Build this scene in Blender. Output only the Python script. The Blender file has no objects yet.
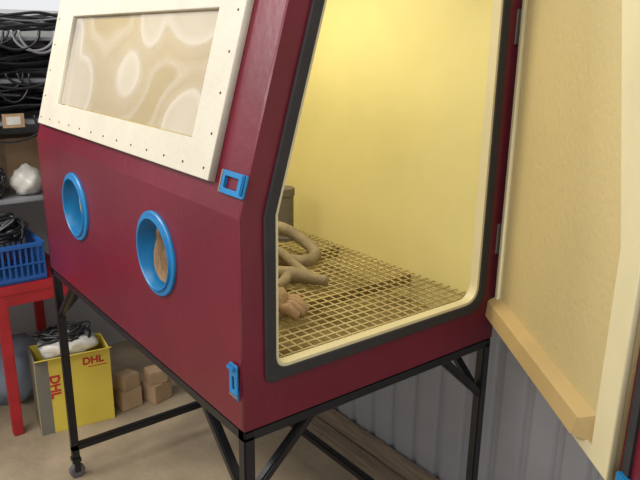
import bpy, bmesh, math, random
import numpy as np
from mathutils import Vector, Matrix
random.seed(7)
scene=bpy.context.scene
COL=scene.collection
try:
    scene.view_settings.view_transform='Standard'
    scene.view_settings.look='None'
except Exception: pass

# ---------------------------------------------------------------- materials
def lin(c):
    return tuple(((x/255)/12.92 if x/255<=0.04045 else ((x/255+0.055)/1.055)**2.4) for x in c)+(1,)
def mat(name,c,rough=0.5,metal=0.0,var=0.0,vscale=6,bump=0.0,bscale=60,spec=0.5,c2=None,stretch=None,detail=6):
    m=bpy.data.materials.new(name); m.use_nodes=True
    nt=m.node_tree; b=nt.nodes['Principled BSDF']
    b.inputs['Roughness'].default_value=rough; b.inputs['Metallic'].default_value=metal
    b.inputs['Specular IOR Level'].default_value=spec
    base=lin(c); b.inputs['Base Color'].default_value=base
    tc=nt.nodes.new('ShaderNodeTexCoord'); mp=nt.nodes.new('ShaderNodeMapping')
    nt.links.new(tc.outputs['Object'],mp.inputs['Vector'])
    if stretch: mp.inputs['Scale'].default_value=stretch
    if var>0 or c2:
        n=nt.nodes.new('ShaderNodeTexNoise'); n.inputs['Scale'].default_value=vscale; n.inputs['Detail'].default_value=detail
        nt.links.new(mp.outputs[0],n.inputs['Vector'])
        r=nt.nodes.new('ShaderNodeValToRGB')
        r.color_ramp.elements[0].position=0.32; r.color_ramp.elements[1].position=0.68
        if c2: a,d=lin(c2),base
        else:
            a=tuple(x*(1-var) for x in base[:3])+(1,); d=tuple(min(1,x*(1+var)) for x in base[:3])+(1,)
        r.color_ramp.elements[0].color=a; r.color_ramp.elements[1].color=d
        nt.links.new(n.outputs['Fac'],r.inputs[0]); nt.links.new(r.outputs[0],b.inputs['Base Color'])
    if bump>0:
        n2=nt.nodes.new('ShaderNodeTexNoise'); n2.inputs['Scale'].default_value=bscale; n2.inputs['Detail'].default_value=4
        nt.links.new(mp.outputs[0],n2.inputs['Vector'])
        bp=nt.nodes.new('ShaderNodeBump'); bp.inputs['Strength'].default_value=bump; bp.inputs['Distance'].default_value=0.01
        nt.links.new(n2.outputs['Fac'],bp.inputs['Height']); nt.links.new(bp.outputs[0],b.inputs['Normal'])
    return m
MAROON=mat('maroon_paint',(100,22,38),0.33,var=0.14,vscale=3,bump=0.10,bscale=34,spec=.5)
CREAM=mat('cream_interior_paint',(220,208,146),0.45,var=0.05,vscale=2.5,bump=0.08,bscale=30)
DUSTY=mat('dusty_hopper_paint',(136,118,72),0.8,var=0.2,vscale=9,bump=0.3)
DOORCREAM=mat('door_liner_paint',(190,172,124),0.55,var=0.05,vscale=2,bump=0.2,bscale=70)
STRIP=mat('door_border_cream',(206,195,156),0.5,var=0.04)
LIPM=mat('door_ledge_paint',(180,154,104),0.5,var=0.06)
RUBBER=mat('seal_rubber',(40,38,38),0.8,var=0.15,vscale=20)
FRAMEW=mat('window_frame_cream',(192,185,167),0.55,var=0.04,vscale=8,bump=0.15)
STEEL=mat('black_painted_steel',(20,20,23),0.35,var=0.2,vscale=10)
BLUE=mat('blue_enamel',(24,112,165),0.35,var=0.1,vscale=15)
ZINC=mat('zinc_hinge',(150,145,135),0.4,metal=0.6)
DARKM=mat('dark_screw',(80,68,58),0.4,metal=0.6)
BRASS=mat('galvanised_grid_wire',(206,188,138),0.45,metal=0.1,var=0.2,vscale=8)
HOSE=mat('dusty_hose',(136,122,96),0.75,var=0.2,vscale=20,bump=0.3)
GLOVE=mat('rubber_glove_tan',(162,132,100),0.7,var=0.15,vscale=15,bump=0.4)
FLOORM=mat('concrete_floor',(172,154,126),0.75,c2=(136,121,98),vscale=3.0,bump=0.35,bscale=35)
WALLM=mat('corrugated_grey_sheet',(146,145,146),0.5,var=0.08,vscale=3)
WALLL=mat('grey_plaster',(165,166,164),0.8,var=0.1,vscale=3)
WOOD=mat('raw_plank_wood',(150,132,110),0.75,c2=(118,100,80),vscale=6,stretch=(1,12,12),bump=0.3)
BLOCK=mat('pale_block_wood',(170,142,108),0.75,var=.12,vscale=9,bump=0.2)
RED=mat('red_bench_paint',(165,34,40),0.45,var=0.15,vscale=8)
YEL=mat('yellow_parcel_card',(214,190,72),0.6,var=0.06,vscale=5)
GREYC=mat('grey_parcel_side',(112,108,96),0.7,var=0.1)
REDTXT=mat('red_print',(186,40,40),0.6)
BLACKC=mat('black_cable',(34,34,37),0.4,var=0.2)
GREYCAB=mat('grey_cable',(125,125,128),0.5,var=0.2)
BAG=mat('plastic_bag_white',(196,192,182),0.35,var=0.15,vscale=12,bump=0.6,bscale=20)
BAGB=mat('brown_paper_wrap',(140,118,92),0.75,var=0.2,vscale=12,bump=0.6,bscale=20)
CRATE=mat('blue_crate_plastic',(36,88,156),0.4,var=0.1)
CARD=mat('cardboard',(165,136,102),0.8,var=0.1,vscale=10)
ALU=mat('window_alu',(200,200,200),0.5)
WHEEL=mat('grey_caster_wheel',(90,90,92),0.6)

def glassmat():  # clear pane with pale curved reflections painted in as a hazy pattern
    m=bpy.data.materials.new('viewing_window_painted_reflections'); m.use_nodes=True; nt=m.node_tree
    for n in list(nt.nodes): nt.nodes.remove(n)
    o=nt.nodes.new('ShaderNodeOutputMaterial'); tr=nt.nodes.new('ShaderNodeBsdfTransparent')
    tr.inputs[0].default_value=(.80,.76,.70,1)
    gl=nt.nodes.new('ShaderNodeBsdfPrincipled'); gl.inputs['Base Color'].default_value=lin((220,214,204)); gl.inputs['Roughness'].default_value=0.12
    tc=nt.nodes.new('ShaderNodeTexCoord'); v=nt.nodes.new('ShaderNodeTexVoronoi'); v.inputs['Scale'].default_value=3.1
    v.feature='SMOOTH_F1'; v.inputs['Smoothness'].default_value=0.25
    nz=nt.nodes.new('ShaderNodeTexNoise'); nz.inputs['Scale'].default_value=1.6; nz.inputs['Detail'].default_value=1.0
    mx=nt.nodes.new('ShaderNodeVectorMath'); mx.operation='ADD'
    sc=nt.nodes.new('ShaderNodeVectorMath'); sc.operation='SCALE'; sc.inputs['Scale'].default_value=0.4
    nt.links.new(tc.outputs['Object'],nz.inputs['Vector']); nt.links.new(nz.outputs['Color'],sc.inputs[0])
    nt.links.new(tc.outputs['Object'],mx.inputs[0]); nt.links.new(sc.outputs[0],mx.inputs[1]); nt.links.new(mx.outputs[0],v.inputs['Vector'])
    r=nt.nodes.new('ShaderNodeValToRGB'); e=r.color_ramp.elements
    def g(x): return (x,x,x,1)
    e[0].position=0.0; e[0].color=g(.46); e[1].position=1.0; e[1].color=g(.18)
    for p_,v_ in ((.34,.40),(.40,.50),(.43,.28),(.52,.22),(.60,.32),(.64,.18)):  # bands of the painted reflections
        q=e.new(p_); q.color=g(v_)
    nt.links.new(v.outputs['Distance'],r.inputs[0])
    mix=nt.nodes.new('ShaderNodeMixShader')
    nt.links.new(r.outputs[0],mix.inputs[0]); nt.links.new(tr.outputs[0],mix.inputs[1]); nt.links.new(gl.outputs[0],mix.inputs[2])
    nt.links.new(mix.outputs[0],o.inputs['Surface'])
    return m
PANEREFL=glassmat()

# ---------------------------------------------------------------- helpers
def empty(name,loc=(0,0,0)):
    e=bpy.data.objects.new(name,None); COL.objects.link(e); e.location=loc; e.empty_display_size=0.1; return e
def addmesh(name,me,m,parent=None,smooth=False):
    ob=bpy.data.objects.new(name,me); COL.objects.link(ob)
    if m:
        me.materials.clear(); me.materials.append(m)
    if parent: ob.parent=parent
    if smooth:
        for p in me.polygons: p.use_smooth=True
    return ob
def fromdata(name,vs,fs,m,parent=None,smooth=False):
    me=bpy.data.meshes.new(name); me.from_pydata([tuple(v) for v in vs],[],fs); me.validate(); me.update()
    bm=bmesh.new(); bm.from_mesh(me); bmesh.ops.recalc_face_normals(bm,faces=bm.faces); bm.to_mesh(me); bm.free()
    return addmesh(name,me,m,parent,smooth)
def frame(o,u,v):
    o,u,v=Vector(o),Vector(u).normalized(),Vector(v).normalized(); n=u.cross(v).normalized(); v=n.cross(u)
    M=Matrix.Identity(4)
    for i in range(3): M[i][0]=u[i];M[i][1]=v[i];M[i][2]=n[i];M[i][3]=o[i]
    return M
def plate(name,outer,holes,M,w0,w1,m,parent=None,bevel=0.0):
    cu=bpy.data.curves.new(name+'_c','CURVE'); cu.dimensions='2D'; cu.fill_mode='BOTH'
    cu.extrude=(w1-w0)/2-bevel; cu.bevel_depth=bevel; cu.bevel_resolution=1; cu.offset=-bevel
    for pts in [outer]+holes:
        s=cu.splines.new('POLY'); s.points.add(len(pts)-1)
        for i,p in enumerate(pts): s.points[i].co=(p[0],p[1],0,1)
        s.use_cyclic_u=True
    ob=bpy.data.objects.new(name+'_t',cu); COL.objects.link(ob)
    bpy.context.view_layer.update()
    dg=bpy.context.evaluated_depsgraph_get()
    me=bpy.data.meshes.new_from_object(ob.evaluated_get(dg))
    bpy.data.objects.remove(ob); bpy.data.curves.remove(cu)
    me.transform(M@Matrix.Translation((0,0,(w0+w1)/2)))
    me.name=name
    return addmesh(name,me,m,parent)
def roundpoly(pts,r,n=6):
    if not isinstance(r,(list,tuple)): r=[r]*len(pts)
    out=[]
    N=len(pts)
    for i in range(N):
        p=Vector(pts[i]); a=Vector(pts[i-1]); b=Vector(pts[(i+1)%N]); ri=r[i]
        if ri<=0: out.append(tuple(p)); continue
        da=(a-p).normalized(); db=(b-p).normalized()
        ang=da.angle(db); t=ri/math.tan(ang/2)
        p0=p+da*t; p2=p+db*t
        for k in range(n+1):
            s=k/n; out.append(tuple(p0*(1-s)**2+p*2*s*(1-s)+p2*s*s))
    return out
def circ(cx,cy,r,n=48): return [(cx+r*math.cos(2*math.pi*i/n),cy+r*math.sin(2*math.pi*i/n)) for i in range(n)]
def box(name,c,size,m,parent=None,rot=None,bevel=0.003):
    bm=bmesh.new(); bmesh.ops.create_cube(bm,size=1); bmesh.ops.scale(bm,vec=size,verts=bm.verts)
    if bevel>0: bmesh.ops.bevel(bm,geom=bm.edges[:],offset=min(bevel,min(size)*0.3),segments=2,affect='EDGES')
    if rot is not None: bmesh.ops.transform(bm,matrix=rot,verts=bm.verts)
    bmesh.ops.translate(bm,vec=c,verts=bm.verts)
    me=bpy.data.meshes.new(name); bm.to_mesh(me); bm.free()
    return addmesh(name,me,m,parent)
def boxM(name,lo,hi,M,m,parent=None,bevel=0.002):
    bm=bmesh.new(); bmesh.ops.create_cube(bm,size=1)
    size=[hi[i]-lo[i] for i in range(3)]
    bmesh.ops.scale(bm,vec=size,verts=bm.verts)
    if bevel>0: bmesh.ops.bevel(bm,geom=bm.edges[:],offset=min(bevel,min(size)*0.3),segments=2,affect='EDGES')
    bmesh.ops.translate(bm,vec=[(hi[i]+lo[i])/2 for i in range(3)],verts=bm.verts)
    bmesh.ops.transform(bm,matrix=M,verts=bm.verts)
    me=bpy.data.meshes.new(name); bm.to_mesh(me); bm.free()
    return addmesh(name,me,m,parent)
def sq_tube(name,a,b,w,m,parent=None):
    a,b=Vector(a),Vector(b); d=(b-a); L=d.length; d.normalize()
    up=Vector((0,0,1)) if abs(d.z)<0.9 else Vector((1,0,0))
    u=up.cross(d).normalized(); v=d.cross(u)
    M=Matrix.Identity(4)
    for i in range(3): M[i][0]=u[i];M[i][1]=v[i];M[i][2]=d[i];M[i][3]=a[i]
    return boxM(name,(-w/2,-w/2,0),(w/2,w/2,L),M,m,parent,0.004)
def tubedata(pts,rad,seg=10,cap=True):
    pts=[Vector(p) for p in pts]; n=len(pts)
    if not isinstance(rad,(list,tuple)): rad=[rad]*n
    vs=[];fs=[]
    prev=None
    for i in range(n):
        t=(pts[min(i+1,n-1)]-pts[max(i-1,0)]).normalized()
        if prev is None:
            ref=Vector((0,0,1)) if abs(t.z)<0.9 else Vector((1,0,0))
            u=ref.cross(t).normalized()
        else:
            u=(prev-t*prev.dot(t)).normalized()
        prev=u; v=t.cross(u)
        for k in range(seg):
            a=2*math.pi*k/seg; vs.append(pts[i]+(u*math.cos(a)+v*math.sin(a))*rad[i])
    for i in range(n-1):
        for k in range(seg):
            fs.append((i*seg+k,i*seg+(k+1)%seg,(i+1)*seg+(k+1)%seg,(i+1)*seg+k))
    if cap:
        fs.append(tuple(range(seg-1,-1,-1))); fs.append(tuple((n-1)*seg+k for k in range(seg)))
    return vs,fs
def smoothpath(pts,k=6):
    P=[Vector(p) for p in pts]; out=[]
    for i in range(len(P)-1):
        p0=P[max(i-1,0)];p1=P[i];p2=P[i+1];p3=P[min(i+2,len(P)-1)]
        for j in range(k):
            t=j/k
            out.append(0.5*((2*p1)+(-p0+p2)*t+(2*p0-5*p1+4*p2-p3)*t*t+(-p0+3*p1-3*p2+p3)*t**3))
    out.append(P[-1]); return out
def interp(vals,k=6):
    out=[]
    for i in range(len(vals)-1):
        for j in range(k): out.append(vals[i]+(vals[i+1]-vals[i])*j/k)
    out.append(vals[-1]); return out
def tube(name,pts,rad,m,parent=None,seg=10,smoothp=True,cap=True):
    if smoothp:
        if isinstance(rad,(list,tuple)): rad=interp(list(rad))
        pts=smoothpath(pts)
    vs,fs=tubedata(pts,rad,seg,cap)
    return fromdata(name,vs,fs,m,parent,True)
def multi(name,tubes,m,parent=None,seg=6):
    V=[];Fs=[]
    for pts,r in tubes:
        vs,fs=tubedata(pts,r,seg); o=len(V); V+=vs; Fs+=[tuple(i+o for i in f) for f in fs]
    return fromdata(name,V,Fs,m,parent,True)
def lathe(name,prof,M,m,parent=None,n=56,closed=True,smooth=True):
    vs=[];fs=[];k=len(prof)
    for i in range(n):
        a=2*math.pi*i/n
        for r,w in prof: vs.append(M@Vector((r*math.cos(a),r*math.sin(a),w)))
    for i in range(n):
        for j in range(k if closed else k-1):
            fs.append((i*k+j,((i+1)%n)*k+j,((i+1)%n)*k+(j+1)%k,i*k+(j+1)%k))
    ob=fromdata(name,vs,fs,m,parent,smooth)
    if smooth:
        md=ob.modifiers.new('es','EDGE_SPLIT'); md.split_angle=math.radians(32)
    return ob

# ---------------------------------------------------------------- dimensions
ZB=0.95; ZM=1.45; ZT=2.15; W=1.437; D=0.878; SA=0.2779
tS=math.tan(SA); YT=(ZT-ZM)*tS
FR=frame((0,0,0),(1,0,0),(0,0,1))
SL=frame((0,0,ZM),(1,0,0),(0,math.sin(SA),math.cos(SA)))
SD=frame((0,0,0),(0,1,0),(0,0,1))
VT=(ZT-ZM)/math.cos(SA)
ID=Matrix.Identity(4)

cab=empty('sandblasting_cabinet')
ports=[(-1.052,1.268),(-0.425,1.268)]
holes=[circ(x,z,0.099) for x,z in ports]
e=.0082
plate('front_panel_outer',[(-W+e,ZB),(-e,ZB),(-e,ZM),(-W+e,ZM)],holes,FR,-0.008,0,MAROON,cab)
plate('front_panel_liner',[(-W+.01,ZB+.01),(-.01,ZB+.01),(-.01,ZM),(-W+.01,ZM)],holes,FR,-0.02,-0.0082,CREAM,cab)
win_in=[(-1.224,0.142),(-0.238,0.142),(-0.238,0.438),(-1.224,0.438)]
win_out=[(-1.393,0.059),(-0.127,0.059),(-0.127,0.53),(-1.393,0.53)]
plate('slanted_panel_outer',[(-W+e,0),(-e,0),(-e,VT),(-W+e,VT)],[win_in],SL,-0.008,0,MAROON,cab)
plate('slanted_panel_liner',[(-W+.01,0),(-.01,0),(-.01,VT-.01),(-W+.01,VT-.01)],[win_in],SL,-0.02,-0.0082,CREAM,cab)
plate('back_panel_outer',[(-W+e,ZB),(-e,ZB),(-e,ZT),(-W+e,ZT)],[],FR,-D,-D+.008,MAROON,cab)
plate('back_panel_liner',[(-W+.01,ZB+.01),(-.01,ZB+.01),(-.01,ZT-.01),(-W+.01,ZT-.01)],[],FR,-D+.0082,-D+.02,CREAM,cab)
prof=[(0,ZB),(D,ZB),(D,ZT),(YT,ZT),(0,ZM)]
prof_i=[(.01,ZB+.01),(D-.01,ZB+.01),(D-.01,ZT-.01),(YT+.01,ZT-.01),(.012,ZM)]
plate('end_panel_outer',prof,[],SD,-W,-W+.008,MAROON,cab)
plate('end_panel_liner',prof_i,[],SD,-W+.0082,-W+.02,CREAM,cab)
def openpoly(o):
    yl=.092-o; zb=1.094-o; yr=.782+o; zt=2.06+o
    return [(yl,zb),(yr,zb),(yr,zt),(yl+(zt-ZM)*tS,zt),(yl,ZM)]
op=roundpoly(openpoly(0),[.03,.05,.05,.03,.0])
opm=roundpoly(openpoly(.004),[.034,.054,.054,.034,.0])
op2=roundpoly(openpoly(.008),[.036,.056,.05,.04,0])
op3=roundpoly(openpoly(.036),[.02,.07,.05,.04,0])
plate('side_panel_outer',prof,[opm],SD,-0.008,0,MAROON,cab)
plate('side_panel_liner',prof_i,[opm],SD,-0.02,-0.0082,CREAM,cab)
plate('opening_jamb',op2,[op],SD,-0.022,0.005,STRIP,cab)
plate('opening_seal',op3,[op2],SD,0.0003,0.009,RUBBER,cab,bevel=0.002)
boxM('top_panel',(-W,YT,ZT-.01),(0,D,ZT+.001),ID,MAROON,cab)
boxM('top_liner',(-W+.02,YT+.01,ZT-.022),(-.02,D-.02,ZT-.01),ID,CREAM,cab)
boxM('bottom_panel',(-W+.001,.001,ZB-.0005),(-.001,D-.001,ZB+.012),ID,MAROON,cab)
boxM('bottom_liner',(-W+.02,.02,ZB+.012),(-.02,D-.02,ZB+.03),ID,DUSTY,cab)
# viewing window
plate('viewing_window_frame',win_out,[win_in],SL,0.0002,0.020,FRAMEW,cab,bevel=0.002)
plate('viewing_window_pane',[(-1.222,.144),(-.24,.144),(-.24,.436),(-1.222,.436)],[],SL,0.002,0.006,PANEREFL,cab)
scr=[]
n=13
for i in range(n):
    x=-1.365+i*(1.21/(n-1)); scr.append((x,.083)); scr.append((x,.508))
for v in (.16,.25,.34,.43): scr.append((-1.36,v)); scr.append((-.152,v))
V=[];Fc=[]
for (x,v) in scr:
    o=len(V)
    for kx in range(8):
        a=kx*math.pi/4; V.append(SL@Vector((x+.0034*math.cos(a),v+.0034*math.sin(a),.0195)))
    for kx in range(8):
        a=kx*math.pi/4; V.append(SL@Vector((x+.0026*math.cos(a),v+.0026*math.sin(a),.0215)))
    Fc.append(tuple(o+8+i for i in range(8)))
    for i in range(8): Fc.append((o+i,o+(i+1)%8,o+8+(i+1)%8,o+8+i))
fromdata('frame_screws',V,Fc,DARKM,cab)
# glove ports
for i,(x,z) in enumerate(ports):
    M=frame((x,0,z),(1,0,0),(0,0,1))
    lathe('glove_port_ring_%d'%(i+1),[(.114,.0003),(.114,.006),(.111,.009),(.099,.009),(.0975,.015),(.0945,.015),(.093,.013),(.093,-.04),(.097,-.04),(.097,.0003)],M,BLUE,cab)
def glove(idx,pts,rad,handdir,side=1):
    tube('glove_sleeve_%d'%idx,pts,rad,GLOVE,cab,seg=20,cap=False)
    w=Vector(pts[-1]); d=Vector(handdir).normalized(); s=d.cross(Vector((0,0,1))).normalized()
    T=[]
    T.append(([w-d*.01,w+d*.03,w+d*.08,w+d*.095],[rad[-1],.045,.047,.03]))
    for j,(o,l) in enumerate([(-.035,.052),(-.012,.062),(.012,.058),(.035,.045)]):
        b=w+d*.085+s*o
        T.append(([b,b+d*l*.5+Vector((0,0,.006)),b+d*l+Vector((0,0,-.012)),b+d*(l-.004)+Vector((0,0,-.024))],[.015,.015,.013,.009]))
    b=w+d*.035+s*.036*side
    T.append(([b,b+s*.03*side+d*.025,b+s*.038*side+d*.055],[.015,.013,.008]))
    V=[];Fs=[]
    for p,r in T:
        a,f=tubedata(p,r,12); o=len(V); V+=a; Fs+=[tuple(q+o for q in g) for g in f]
    fromdata('glove_hand_%d'%idx,V,Fs,GLOVE,cab,True)
glove(1,[(-1.052,.045,1.268),(-1.04,.12,1.25),(-1.0,.2,1.2),(-.96,.28,1.135)],[.09,.08,.06,.042],(.3,.9,-.05))
glove(2,[(-.425,.045,1.268),(-.425,.10,1.245),(-.375,.17,1.18),(-.31,.22,1.122)],[.09,.08,.062,.046],(.74,.67,-.05))

# wire grid
G=[]
zg=1.068; pitch=0.031; r=.0022
xs=np.arange(-W+.035,-.02,pitch); ys=np.arange(.035,D-.025,pitch)
for i,x in enumerate(xs):
    G.append(([(x,.022,zg+.0012),(x,D-.022,zg+.0012)],r))
for j,y in enumerate(ys):
    G.append(([(-W+.022,y,zg-.0012),(-.022,y,zg-.0012)],r))
multi('wire_grid_floor',G,BRASS,cab,seg=6)
for i,x in enumerate((-1.1,-.72,-.34)):
    boxM('grid_support_%d'%i,(x-.008,.022,zg-.045),(x+.008,D-.022,zg-.005),ID,DUSTY,cab)

# latches
def latch(name,M,w=.085,h=.046):
    boxM(name+'_base',(-.012,-h*.42,0),(.014,h*.42,.004),M,BLUE,cab)
    plate(name+'_loop',roundpoly([(.0,-h/2),(w,-h/2),(w,h/2),(.0,h/2)],.005,3),[roundpoly([(.013,-h/2+.012),(w-.03,-h/2+.012),(w-.03,h/2-.012),(.013,h/2-.012)],.003,3)],M,.004,.009,BLUE,cab,bevel=.001)
    boxM(name+'_lever',(w-.014,-h*.36,.009),(w-.004,h*.5,.016),M,BLUE,cab)
    boxM(name+'_pin',(-.003,-h*.5,.004),(.003,h*.5,.010),M,ZINC,cab,.001)
latch('upper_latch',SL@Matrix.Translation((-.092,.068,.0)),.098,.050)
latch('lower_latch',frame((-.030,0,1.035),(0,0,1),(-1,0,0)),.078,.034)
# hinges
for i,z in enumerate((1.215,1.80)):
    tube('hinge_barrel_%d'%i,[(.012,D+.004,z),(.012,D+.004,z+.10)],.007,ZINC,cab,smoothp=False)
    boxM('hinge_leaf_%d'%i,(0.0002,D-.022,z+.005),(.004,D+.004,z+.095),ID,ZINC,cab,.001)
    for q in (.02,.05,.08):
        boxM('hinge_knuckle_%d_%d'%(i,int(q*100)),(.003,D-.005,z+q-.001),(.0205,D+.0125,z+q+.001),ID,DARKM,cab,0)

# door
da=math.radians(55)
DR=frame((.012,D+.006,0),(math.sin(da),-math.cos(da),0),(0,0,1))
def doorpoly(s0,s1,z0,z1):
    return [(s0,z0),(s1,z0),(s1,ZM),(s1-(z1-ZM)*tS,z1),(s0,z1)]
plate('door_shell',doorpoly(.008,.835,.985,2.12),[],DR,-.03,-.004,MAROON,cab,bevel=.002)
plate('door_liner',doorpoly(.012,.76,1.0,2.08),[],DR,-.0038,.008,DOORCREAM,cab)
inner=doorpoly(.03,.685,1.03,2.05)
plate('door_border_strip',doorpoly(.011,.762,.998,2.082),[inner],DR,.0062,.02,STRIP,cab,bevel=.003)
vs=[(.008,1.025,.008),(.672,1.025,.008),(.672,1.09,.008),(.008,1.09,.008),(.008,1.03,.045),(.64,1.03,.045),(.655,1.075,.04),(.008,1.075,.04)]
fromdata('door_ledge',[DR@Vector(v) for v in vs],[(0,1,2,3),(4,5,6,7),(0,1,5,4),(1,2,6,5),(2,3,7,6),(3,0,4,7)],LIPM,cab)
plate('door_edge_seal',doorpoly(.02,.80,.992,2.1),[doorpoly(.03,.775,.997,2.09)],DR,-.0038,.002,RUBBER,cab)
boxM('door_latch_base',(.775,1.0,-.0035),(.835,1.035,.012),DR,BLUE,cab)
boxM('door_latch_hook',(.79,.985,.012),(.82,1.02,.024),DR,BLUE,cab)

# stand
t=.03; zt=ZB-t/2-.001
L=[('rail_front',(-W+.0,t/2,zt),(0,t/2,zt)),('rail_back',(-W,D-t/2,zt),(0,D-t/2,zt)),('rail_side',(-t/2,0,zt),(-t/2,D,zt)),('rail_end',(-W+t/2,0,zt),(-W+t/2,D,zt))]
zl=.145
L+=[('low_rail_end',(-W+t/2,0,zl),(-W+t/2,D,zl)),('low_rail_side',(-t/2,0,zl),(-t/2,D,zl)),('low_rail_back',(-W,D-t/2,zl),(0,D-t/2,zl))]
for i,(x,y) in enumerate([(-W+t/2,t/2),(-t/2,t/2),(-W+t/2,D-t/2),(-t/2,D-t/2)]):
    L.append(('leg_%d'%i,(x,y,zt),(x,y,.095)))
    sx=1 if x<-.7 else -1; sy=1 if y<.4 else -1
    L.append(('brace_x_%d'%i,(x+sx*.20,y,zt-.005),(x,y,.745)))
    L.append(('brace_y_%d'%i,(x,y+sy*.19,zt-.005),(x,y,.755)))
    M=frame((x,y+.0,.032),(0,1,0),(0,0,1))
    lathe('caster_wheel_%d'%i,[(.0,-.012),(.026,-.012),(.032,-.008),(.032,.008),(.026,.012),(.0,.012)],M,WHEEL,cab,24,False)
    boxM('caster_fork_a_%d'%i,(x+.014,y-.012,.03),(x+.018,y+.012,.08),ID,STEEL,cab,.001)
    boxM('caster_fork_b_%d'%i,(x-.018,y-.012,.03),(x-.014,y+.012,.08),ID,STEEL,cab,.001)
    boxM('caster_plate_%d'%i,(x-.02,y-.018,.077),(x+.02,y+.018,.096),ID,STEEL,cab,.002)
for n_,a,b in L: sq_tube(n_,a,b,t if 'brace' not in n_ else .024,STEEL,cab)

# things on the grid
gun=empty('blasting_gun_with_hose')
zf=zg+.0045
tube('hose_1',[(-1.25,.50,zf+.024),(-1.05,.50,zf+.03),(-.86,.53,zf+.07),(-.76,.61,zf+.095),(-.68,.67,zf+.05),(-.60,.66,zf+.024),(-.57,.59,zf+.022),(-.63,.54,zf+.022),(-.78,.46,zf+.022),(-1.0,.44,zf+.022)],.021,HOSE,gun,14)
tube('hose_2',[(-.95,.38,zf+.02),(-.76,.47,zf+.03),(-.64,.52,zf+.055),(-.52,.52,zf+.03),(-.42,.51,zf+.018)],.016,HOSE,gun,12)
tube('gun_body',[(-.62,.36,zf+.028),(-.52,.43,zf+.028),(-.46,.47,zf+.028),(-.42,.49,zf+.028),(-.36,.52,zf+.026)],[.02,.022,.027,.02,.015],HOSE,gun,14)
tube('gun_grip',[(-.47,.455,zf+.03),(-.44,.41,zf+.022),(-.43,.38,zf+.02)],[.018,.017,.015],HOSE,gun,12)
can=empty('abrasive_pickup_tube')
GP=mat('grey_pickup_tube',(100,94,80),.6,var=.15)
lathe('tube_body',[(0,0),(.045,0),(.045,.012),(.03,.014),(.03,.17),(.034,.172),(.034,.20),(.02,.205),(0,.205)],frame((-.89,.735,zf),(1,0,0),(0,1,0)),GP,can,28,False)

# ---------------------------------------------------------------- room
box('floor',(-.4,-.9,-.05),(5.2,5.2,.1),FLOORM,bevel=0)
def corr(name,x0,x1,y,z0,z1,m):
    vs=[];fs=[];x=x0;P=[]
    while x<x1:
        P+=[(x,y),(x+.085,y),(x+.095,y+.018),(x+.12,y+.018),(x+.13,y)]
        x+=.13
    P.append((x1,y))
    for z in (z0,z1):
        for p in P: vs.append((p[0],p[1],z))
    n=len(P)
    for i in range(n-1): fs.append((i,i+1,n+i+1,n+i))
    return fromdata(name,vs,fs,m)
corr('wall_back',-2.6,2.2,1.15,0,2.9,WALLM)
wl=frame((-2.6,0,0),(0,1,0),(0,0,1))
plate('wall_left',[(-3.0,0),(1.2,0),(1.2,2.9),(-3.0,2.9)],[[(-.9,1.90),(.62,1.90),(.62,2.7),(-.9,2.7)]],wl,-.08,0,WALLL)
w1=empty('window_1')
plate('window_frame',[(-.9,1.90),(.62,1.90),(.62,2.7),(-.9,2.7)],[[(-.84,1.94),(-.17,1.94),(-.17,2.65),(-.84,2.65)],[(-.12,1.94),(.57,1.94),(.57,2.65),(-.12,2.65)]],wl,-.06,-.01,ALU,w1)
box('baseboard_back',(-.4,1.128,.05),(3.6,.03,.10),WOOD)
pl=empty('scrap_plank')
box('plank_board',(-.45,1.08,.013),(1.5,.055,.026),WOOD,pl)

# ---------------------------------------------------------------- left clutter
bench=empty('red_workbench')
box('bench_top',(-2.2,-.33,.72),(.62,1.1,.04),RED,bench)
box('bench_apron',(-1.905,-.33,.675),(.02,1.08,.06),RED,bench)
for i,(x,y) in enumerate([(-1.915,-.10),(-1.915,-.85),(-2.47,.19),(-2.47,-.85)]):
    sq_tube('bench_leg_%d'%i,(x,y,0.0),(x,y,.70),.045,RED,bench)
sq_tube('bench_stretcher',(-2.47,-.85,.2),(-2.47,.19,.2),.03,RED,bench)
cr=empty('plastic_crate')
cx,cy,cz=-2.05,-.1,.741; lx,ly,h=.28,.4,.18
box('crate_base',(cx,cy,cz+.004),(lx,ly,.008),CRATE,cr)
for z in (.02,.085,.17):
    for s in (-1,1):
        box('rim_x',(cx+s*lx/2,cy,cz+z),(.012 if z<.1 else .02,ly,.018 if z!=.085 else .008),CRATE,cr,bevel=.002)
        box('rim_y',(cx,cy+s*ly/2,cz+z),(lx,.012 if z<.1 else .02,.018 if z!=.085 else .008),CRATE,cr,bevel=.002)
for s in (-1,1):
    for i in range(17): box('slat',(cx+s*lx/2,cy-ly/2+ly*i/16,cz+.09),(.006,.009,.17),CRATE,cr,bevel=0)
    for i in range(12): box('slat',(cx-lx/2+lx*i/11,cy+s*ly/2,cz+.09),(.009,.006,.17),CRATE,cr,bevel=0)
def tangle(name,c,ext,n,r,m,k=7,parent=None):
    T=[]
    for i in range(n):
        pts=[]
        a0=random.uniform(0,6.28); rr=random.uniform(.55,1)
        cc=Vector(c)+Vector([random.uniform(-.25,.25)*e for e in ext])
        for j in range(k):
            a=a0+j*2*math.pi/(k-1)*random.uniform(.85,1.05)
            pts.append(cc+Vector((math.cos(a)*ext[0]*rr*.75,math.sin(a)*ext[1]*rr*.75,random.uniform(-.5,.5)*ext[2])))
        T.append((smoothpath(pts,5),r*random.uniform(.7,1.3)))
    return multi(name,T,m,parent,6)
ccp=empty('loose_cable_pile')
tangle('pile_black',(cx,cy,.97),(.14,.2,.09),24,.006,BLACKC,parent=ccp)
tangle('pile_grey',(cx,cy,.985),(.12,.18,.08),9,.005,GREYCAB,parent=ccp)
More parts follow.
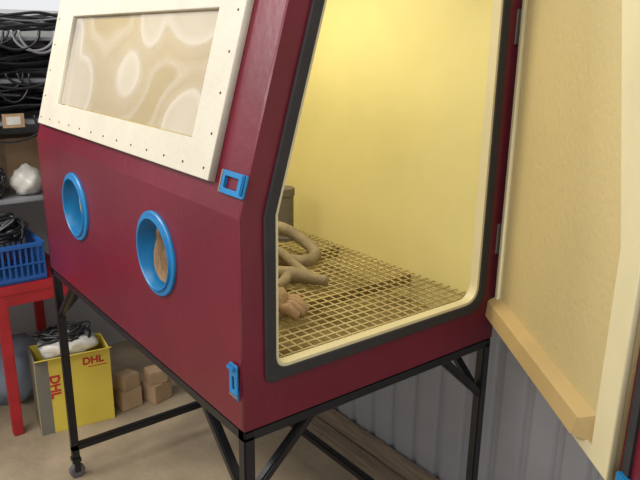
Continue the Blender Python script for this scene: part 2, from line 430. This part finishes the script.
for i,z in enumerate((1.09,1.44,1.62,1.80)):
    e_=empty('wall_shelf' if i==0 else 'wall_shelf.%03d'%i)
    box('shelf_board',(-2.31,-.16,z),(.575,1.24,.016),GREYCAB,e_)
    for y in (-.7,.4):
        box('shelf_bracket',(-2.45,y,z-.018),(.28,.02,.022),GREYCAB,e_,bevel=.001)
def strands(name,z0,z1,n,m,r=.007,parent=None):
    T=[]
    for i in range(n):
        x=random.uniform(-2.46,-2.05); z=random.uniform(z0,z1); pts=[]
        ph=random.uniform(0,6)
        for j in range(12):
            y=-.75+j*1.2/11
            pts.append((x+.03*math.sin(ph+j*.9),y,z+.012*math.sin(ph*2+j*1.3)+random.uniform(-.006,.006)))
        T.append((smoothpath(pts,4),r*random.uniform(.6,1.3)))
    return multi(name,T,m,parent,6)
def loops(name,zz,n,parent,m):
    T=[]
    for i in range(n):
        y0=random.uniform(-.5,.35); wd=random.uniform(.07,.2); dp=random.uniform(.05,.15)
        pts=[(-2.012,y0+wd*math.cos(math.pi*q/8+math.pi),zz+.02-dp*math.sin(math.pi*q/8)) for q in range(9)]
        T.append((smoothpath(pts,3),random.uniform(.004,.007)))
    multi(name,T,m,parent,6)
for i,(a,b,n_) in enumerate([(1.475,1.565,26),(1.655,1.745,26),(1.835,1.90,16)]):
    e_=empty('cable_bundle' if i==0 else 'cable_bundle.%03d'%i)
    strands('strands',a,b,n_,BLACKC,parent=e_); strands('grey_strands',a,b,8,GREYCAB,.006,e_)
    loops('drooping_loops',(1.455,1.635,1.815)[i],9,e_,BLACKC)
    loops('drooping_grey_loops',(1.455,1.635,1.815)[i],4,e_,GREYCAB)
def bag(name,c,s,m,parent=None,seed=0):
    random.seed(seed)
    bm=bmesh.new(); bmesh.ops.create_icosphere(bm,subdivisions=3,radius=1)
    for v in bm.verts:
        d=v.co.copy(); f=1+.13*math.sin(d.x*5+seed)+.12*math.sin(d.y*7+seed*2)*math.cos(d.z*6)+random.uniform(-.05,.05)
        v.co=Vector((d.x*s[0]*f,d.y*s[1]*f,max(d.z*f,-.8)*s[2]))+Vector(c)
    me=bpy.data.meshes.new(name); bm.to_mesh(me); bm.free()
    return addmesh(name,me,m,parent,True)
bag('plastic_bag',(-2.13,.12,1.158),(.09,.07,.072),BAG,None,1)
bag('plastic_bag.001',(-2.15,-.20,1.165),(.09,.085,.08),BAG,None,5)
bag('paper_wrapped_bundle',(-2.14,.32,1.175),(.09,.07,.09),BAGB,None,3)
hc=empty('coiled_black_cable')
tangle('coil_strands',(-2.12,-.03,1.17),(.09,.07,.10),16,.0065,BLACKC,parent=hc)
cb=empty('cardboard_carton')
box('carton_body',(-2.37,.05,1.22),(.15,.6,.24),CARD,cb)
box('carton_tape',(-2.294,.05,1.22),(.002,.05,.24),BAGB,cb,bevel=0)
tangle('hanging_cable_coil',(-2.16,.32,.80),(.1,.1,.1),12,.006,BLACKC)
tg=empty('cardboard_tag')
box('tag_card',(-2.004,.06,1.455),(.004,.09,.06),CARD,tg,bevel=0)
box('tag_label',(-2.0015,.06,1.455),(.001,.06,.035),BAG,tg,bevel=0)

# parcel box
pb=empty('parcel_box'); pb.location=(-1.90,.165,0); pb.rotation_euler=(0,0,math.radians(-8))
bw,bd,bh=.20,.34,.38
box('side_front',(bw/2-.003,0,bh/2),(.006,bd,bh),YEL,pb,bevel=.001)
box('side_rear',(-bw/2+.003,0,bh/2),(.006,bd,bh),YEL,pb,bevel=.001)
box('side_a',(0,-bd/2+.003,bh/2),(bw-.012,.006,bh),GREYC,pb,bevel=.001)
box('side_panel_grey',(bw/2+.0006,-bd/2+.03,bh/2),(.001,.058,bh-.004),GREYC,pb,bevel=0)
box('side_b',(0,bd/2-.003,bh/2),(bw-.012,.006,bh),YEL,pb,bevel=.001)
box('base',(0,0,.004),(bw-.012,bd-.012,.008),CARD,pb,bevel=.001)
box('lid_flap',(bw/2+.02,0,bh+.012),(.06,bd,.004),YEL,pb,rot=Matrix.Rotation(math.radians(-25),4,'Y'),bevel=0)
def text(name,s,size,loc,rot,m,parent):
    cu=bpy.data.curves.new(name,'FONT'); cu.body=s; cu.size=size; cu.extrude=.0006; cu.align_x='CENTER'; cu.align_y='CENTER'
    cu.offset=.002
    ob=bpy.data.objects.new(name,cu); COL.objects.link(ob); ob.location=loc; ob.rotation_euler=rot; ob.parent=parent
    cu.materials.append(m); return ob
text('lettering_1','DHL',.05,(bw/2+.001,.09,.335),(math.pi/2,0,math.pi/2),REDTXT,pb)
text('lettering_2','DHL',.06,(bw/2+.0015,-.09,.24),(math.pi/2,math.radians(90),math.pi/2),REDTXT,pb)
box('printed_bar',(bw/2+.0008,.11,.305),(.001,.09,.004),REDTXT,pb,bevel=0)
bag('crumpled_packing_paper',(0,.0,.40),(.085,.14,.05),BAG,pb,11)
tangle('packed_cables',(0,-.02,.45),(.09,.14,.05),10,.006,BLACKC,parent=pb)
bag('blue_grey_sack',(-2.25,-.02,.15),(.13,.16,.19),mat('sack',(120,128,140),.7,var=.2),None,21)
for i,(x,y,s,h) in enumerate([(-1.86,.42,.11,.18),(-1.84,.57,.115,.17)]):
    e_=empty('wooden_block_stack' if i==0 else 'wooden_block_stack.001')
    box('lower_block',(x,y,h*.3),(s,s,h*.6),BLOCK,e_,rot=Matrix.Rotation(.2*i+.1,4,'Z'),bevel=.004)
    box('upper_block',(x+.005,y,h*.6+h*.2+.0),(s*.8,s*.85,h*.4),BLOCK,e_,rot=Matrix.Rotation(.3-.4*i,4,'Z'),bevel=.004)

# ---------------------------------------------------------------- lights
w=bpy.data.worlds.new('World'); scene.world=w; w.use_nodes=True
bg=w.node_tree.nodes['Background']; bg.inputs[0].default_value=(.97,.98,1,1); bg.inputs[1].default_value=.88
def area(name,loc,target,sx,sy,e,c):
    l=bpy.data.lights.new(name,'AREA'); l.shape='RECTANGLE'; l.size=sx; l.size_y=sy; l.energy=e; l.color=c
    o=bpy.data.objects.new(name,l); COL.objects.link(o); o.location=loc
    o.rotation_euler=(Vector(target)-Vector(loc)).to_track_quat('-Z','Y').to_euler(); return o
area('cabinet_interior_lamp',(-.7,.45,2.11),(-.7,.5,1),1.0,.25,8.0,(1,.95,.74))
area('added_overhead_fill',(.3,-1.6,3.0),(-.3,.2,1),1.6,.5,38,(1,.96,.90))  # added fill light above the camera side, not a known fixture
area('added_overhead_fill.001',(-1.6,-1.4,2.8),(-2.2,.1,1.0),1.2,.5,42,(1,.97,.93))  # added fill light to brighten the bench and shelves at left

# ---------------------------------------------------------------- camera
yaw,pitch,roll,f=.9097,.2886,.0138,669.07
Fv=Vector((-math.sin(yaw)*math.cos(pitch),math.cos(yaw)*math.cos(pitch),-math.sin(pitch)))
r0=Vector((math.cos(yaw),math.sin(yaw),0)); u0=r0.cross(Fv)
c,s=math.cos(roll),math.sin(roll)
Rv=r0*c+u0*s; Uv=-r0*s+u0*c
cam=bpy.data.cameras.new('camera'); co=bpy.data.objects.new('camera',cam); COL.objects.link(co)
M=Matrix.Identity(4)
for i in range(3): M[i][0]=Rv[i];M[i][1]=Uv[i];M[i][2]=-Fv[i]
M[0][3],M[1][3],M[2][3]=1.1544,-.6874,1.8061
co.matrix_world=M
cam.sensor_width=36; cam.lens=f/640*36; cam.clip_start=.02
scene.camera=co
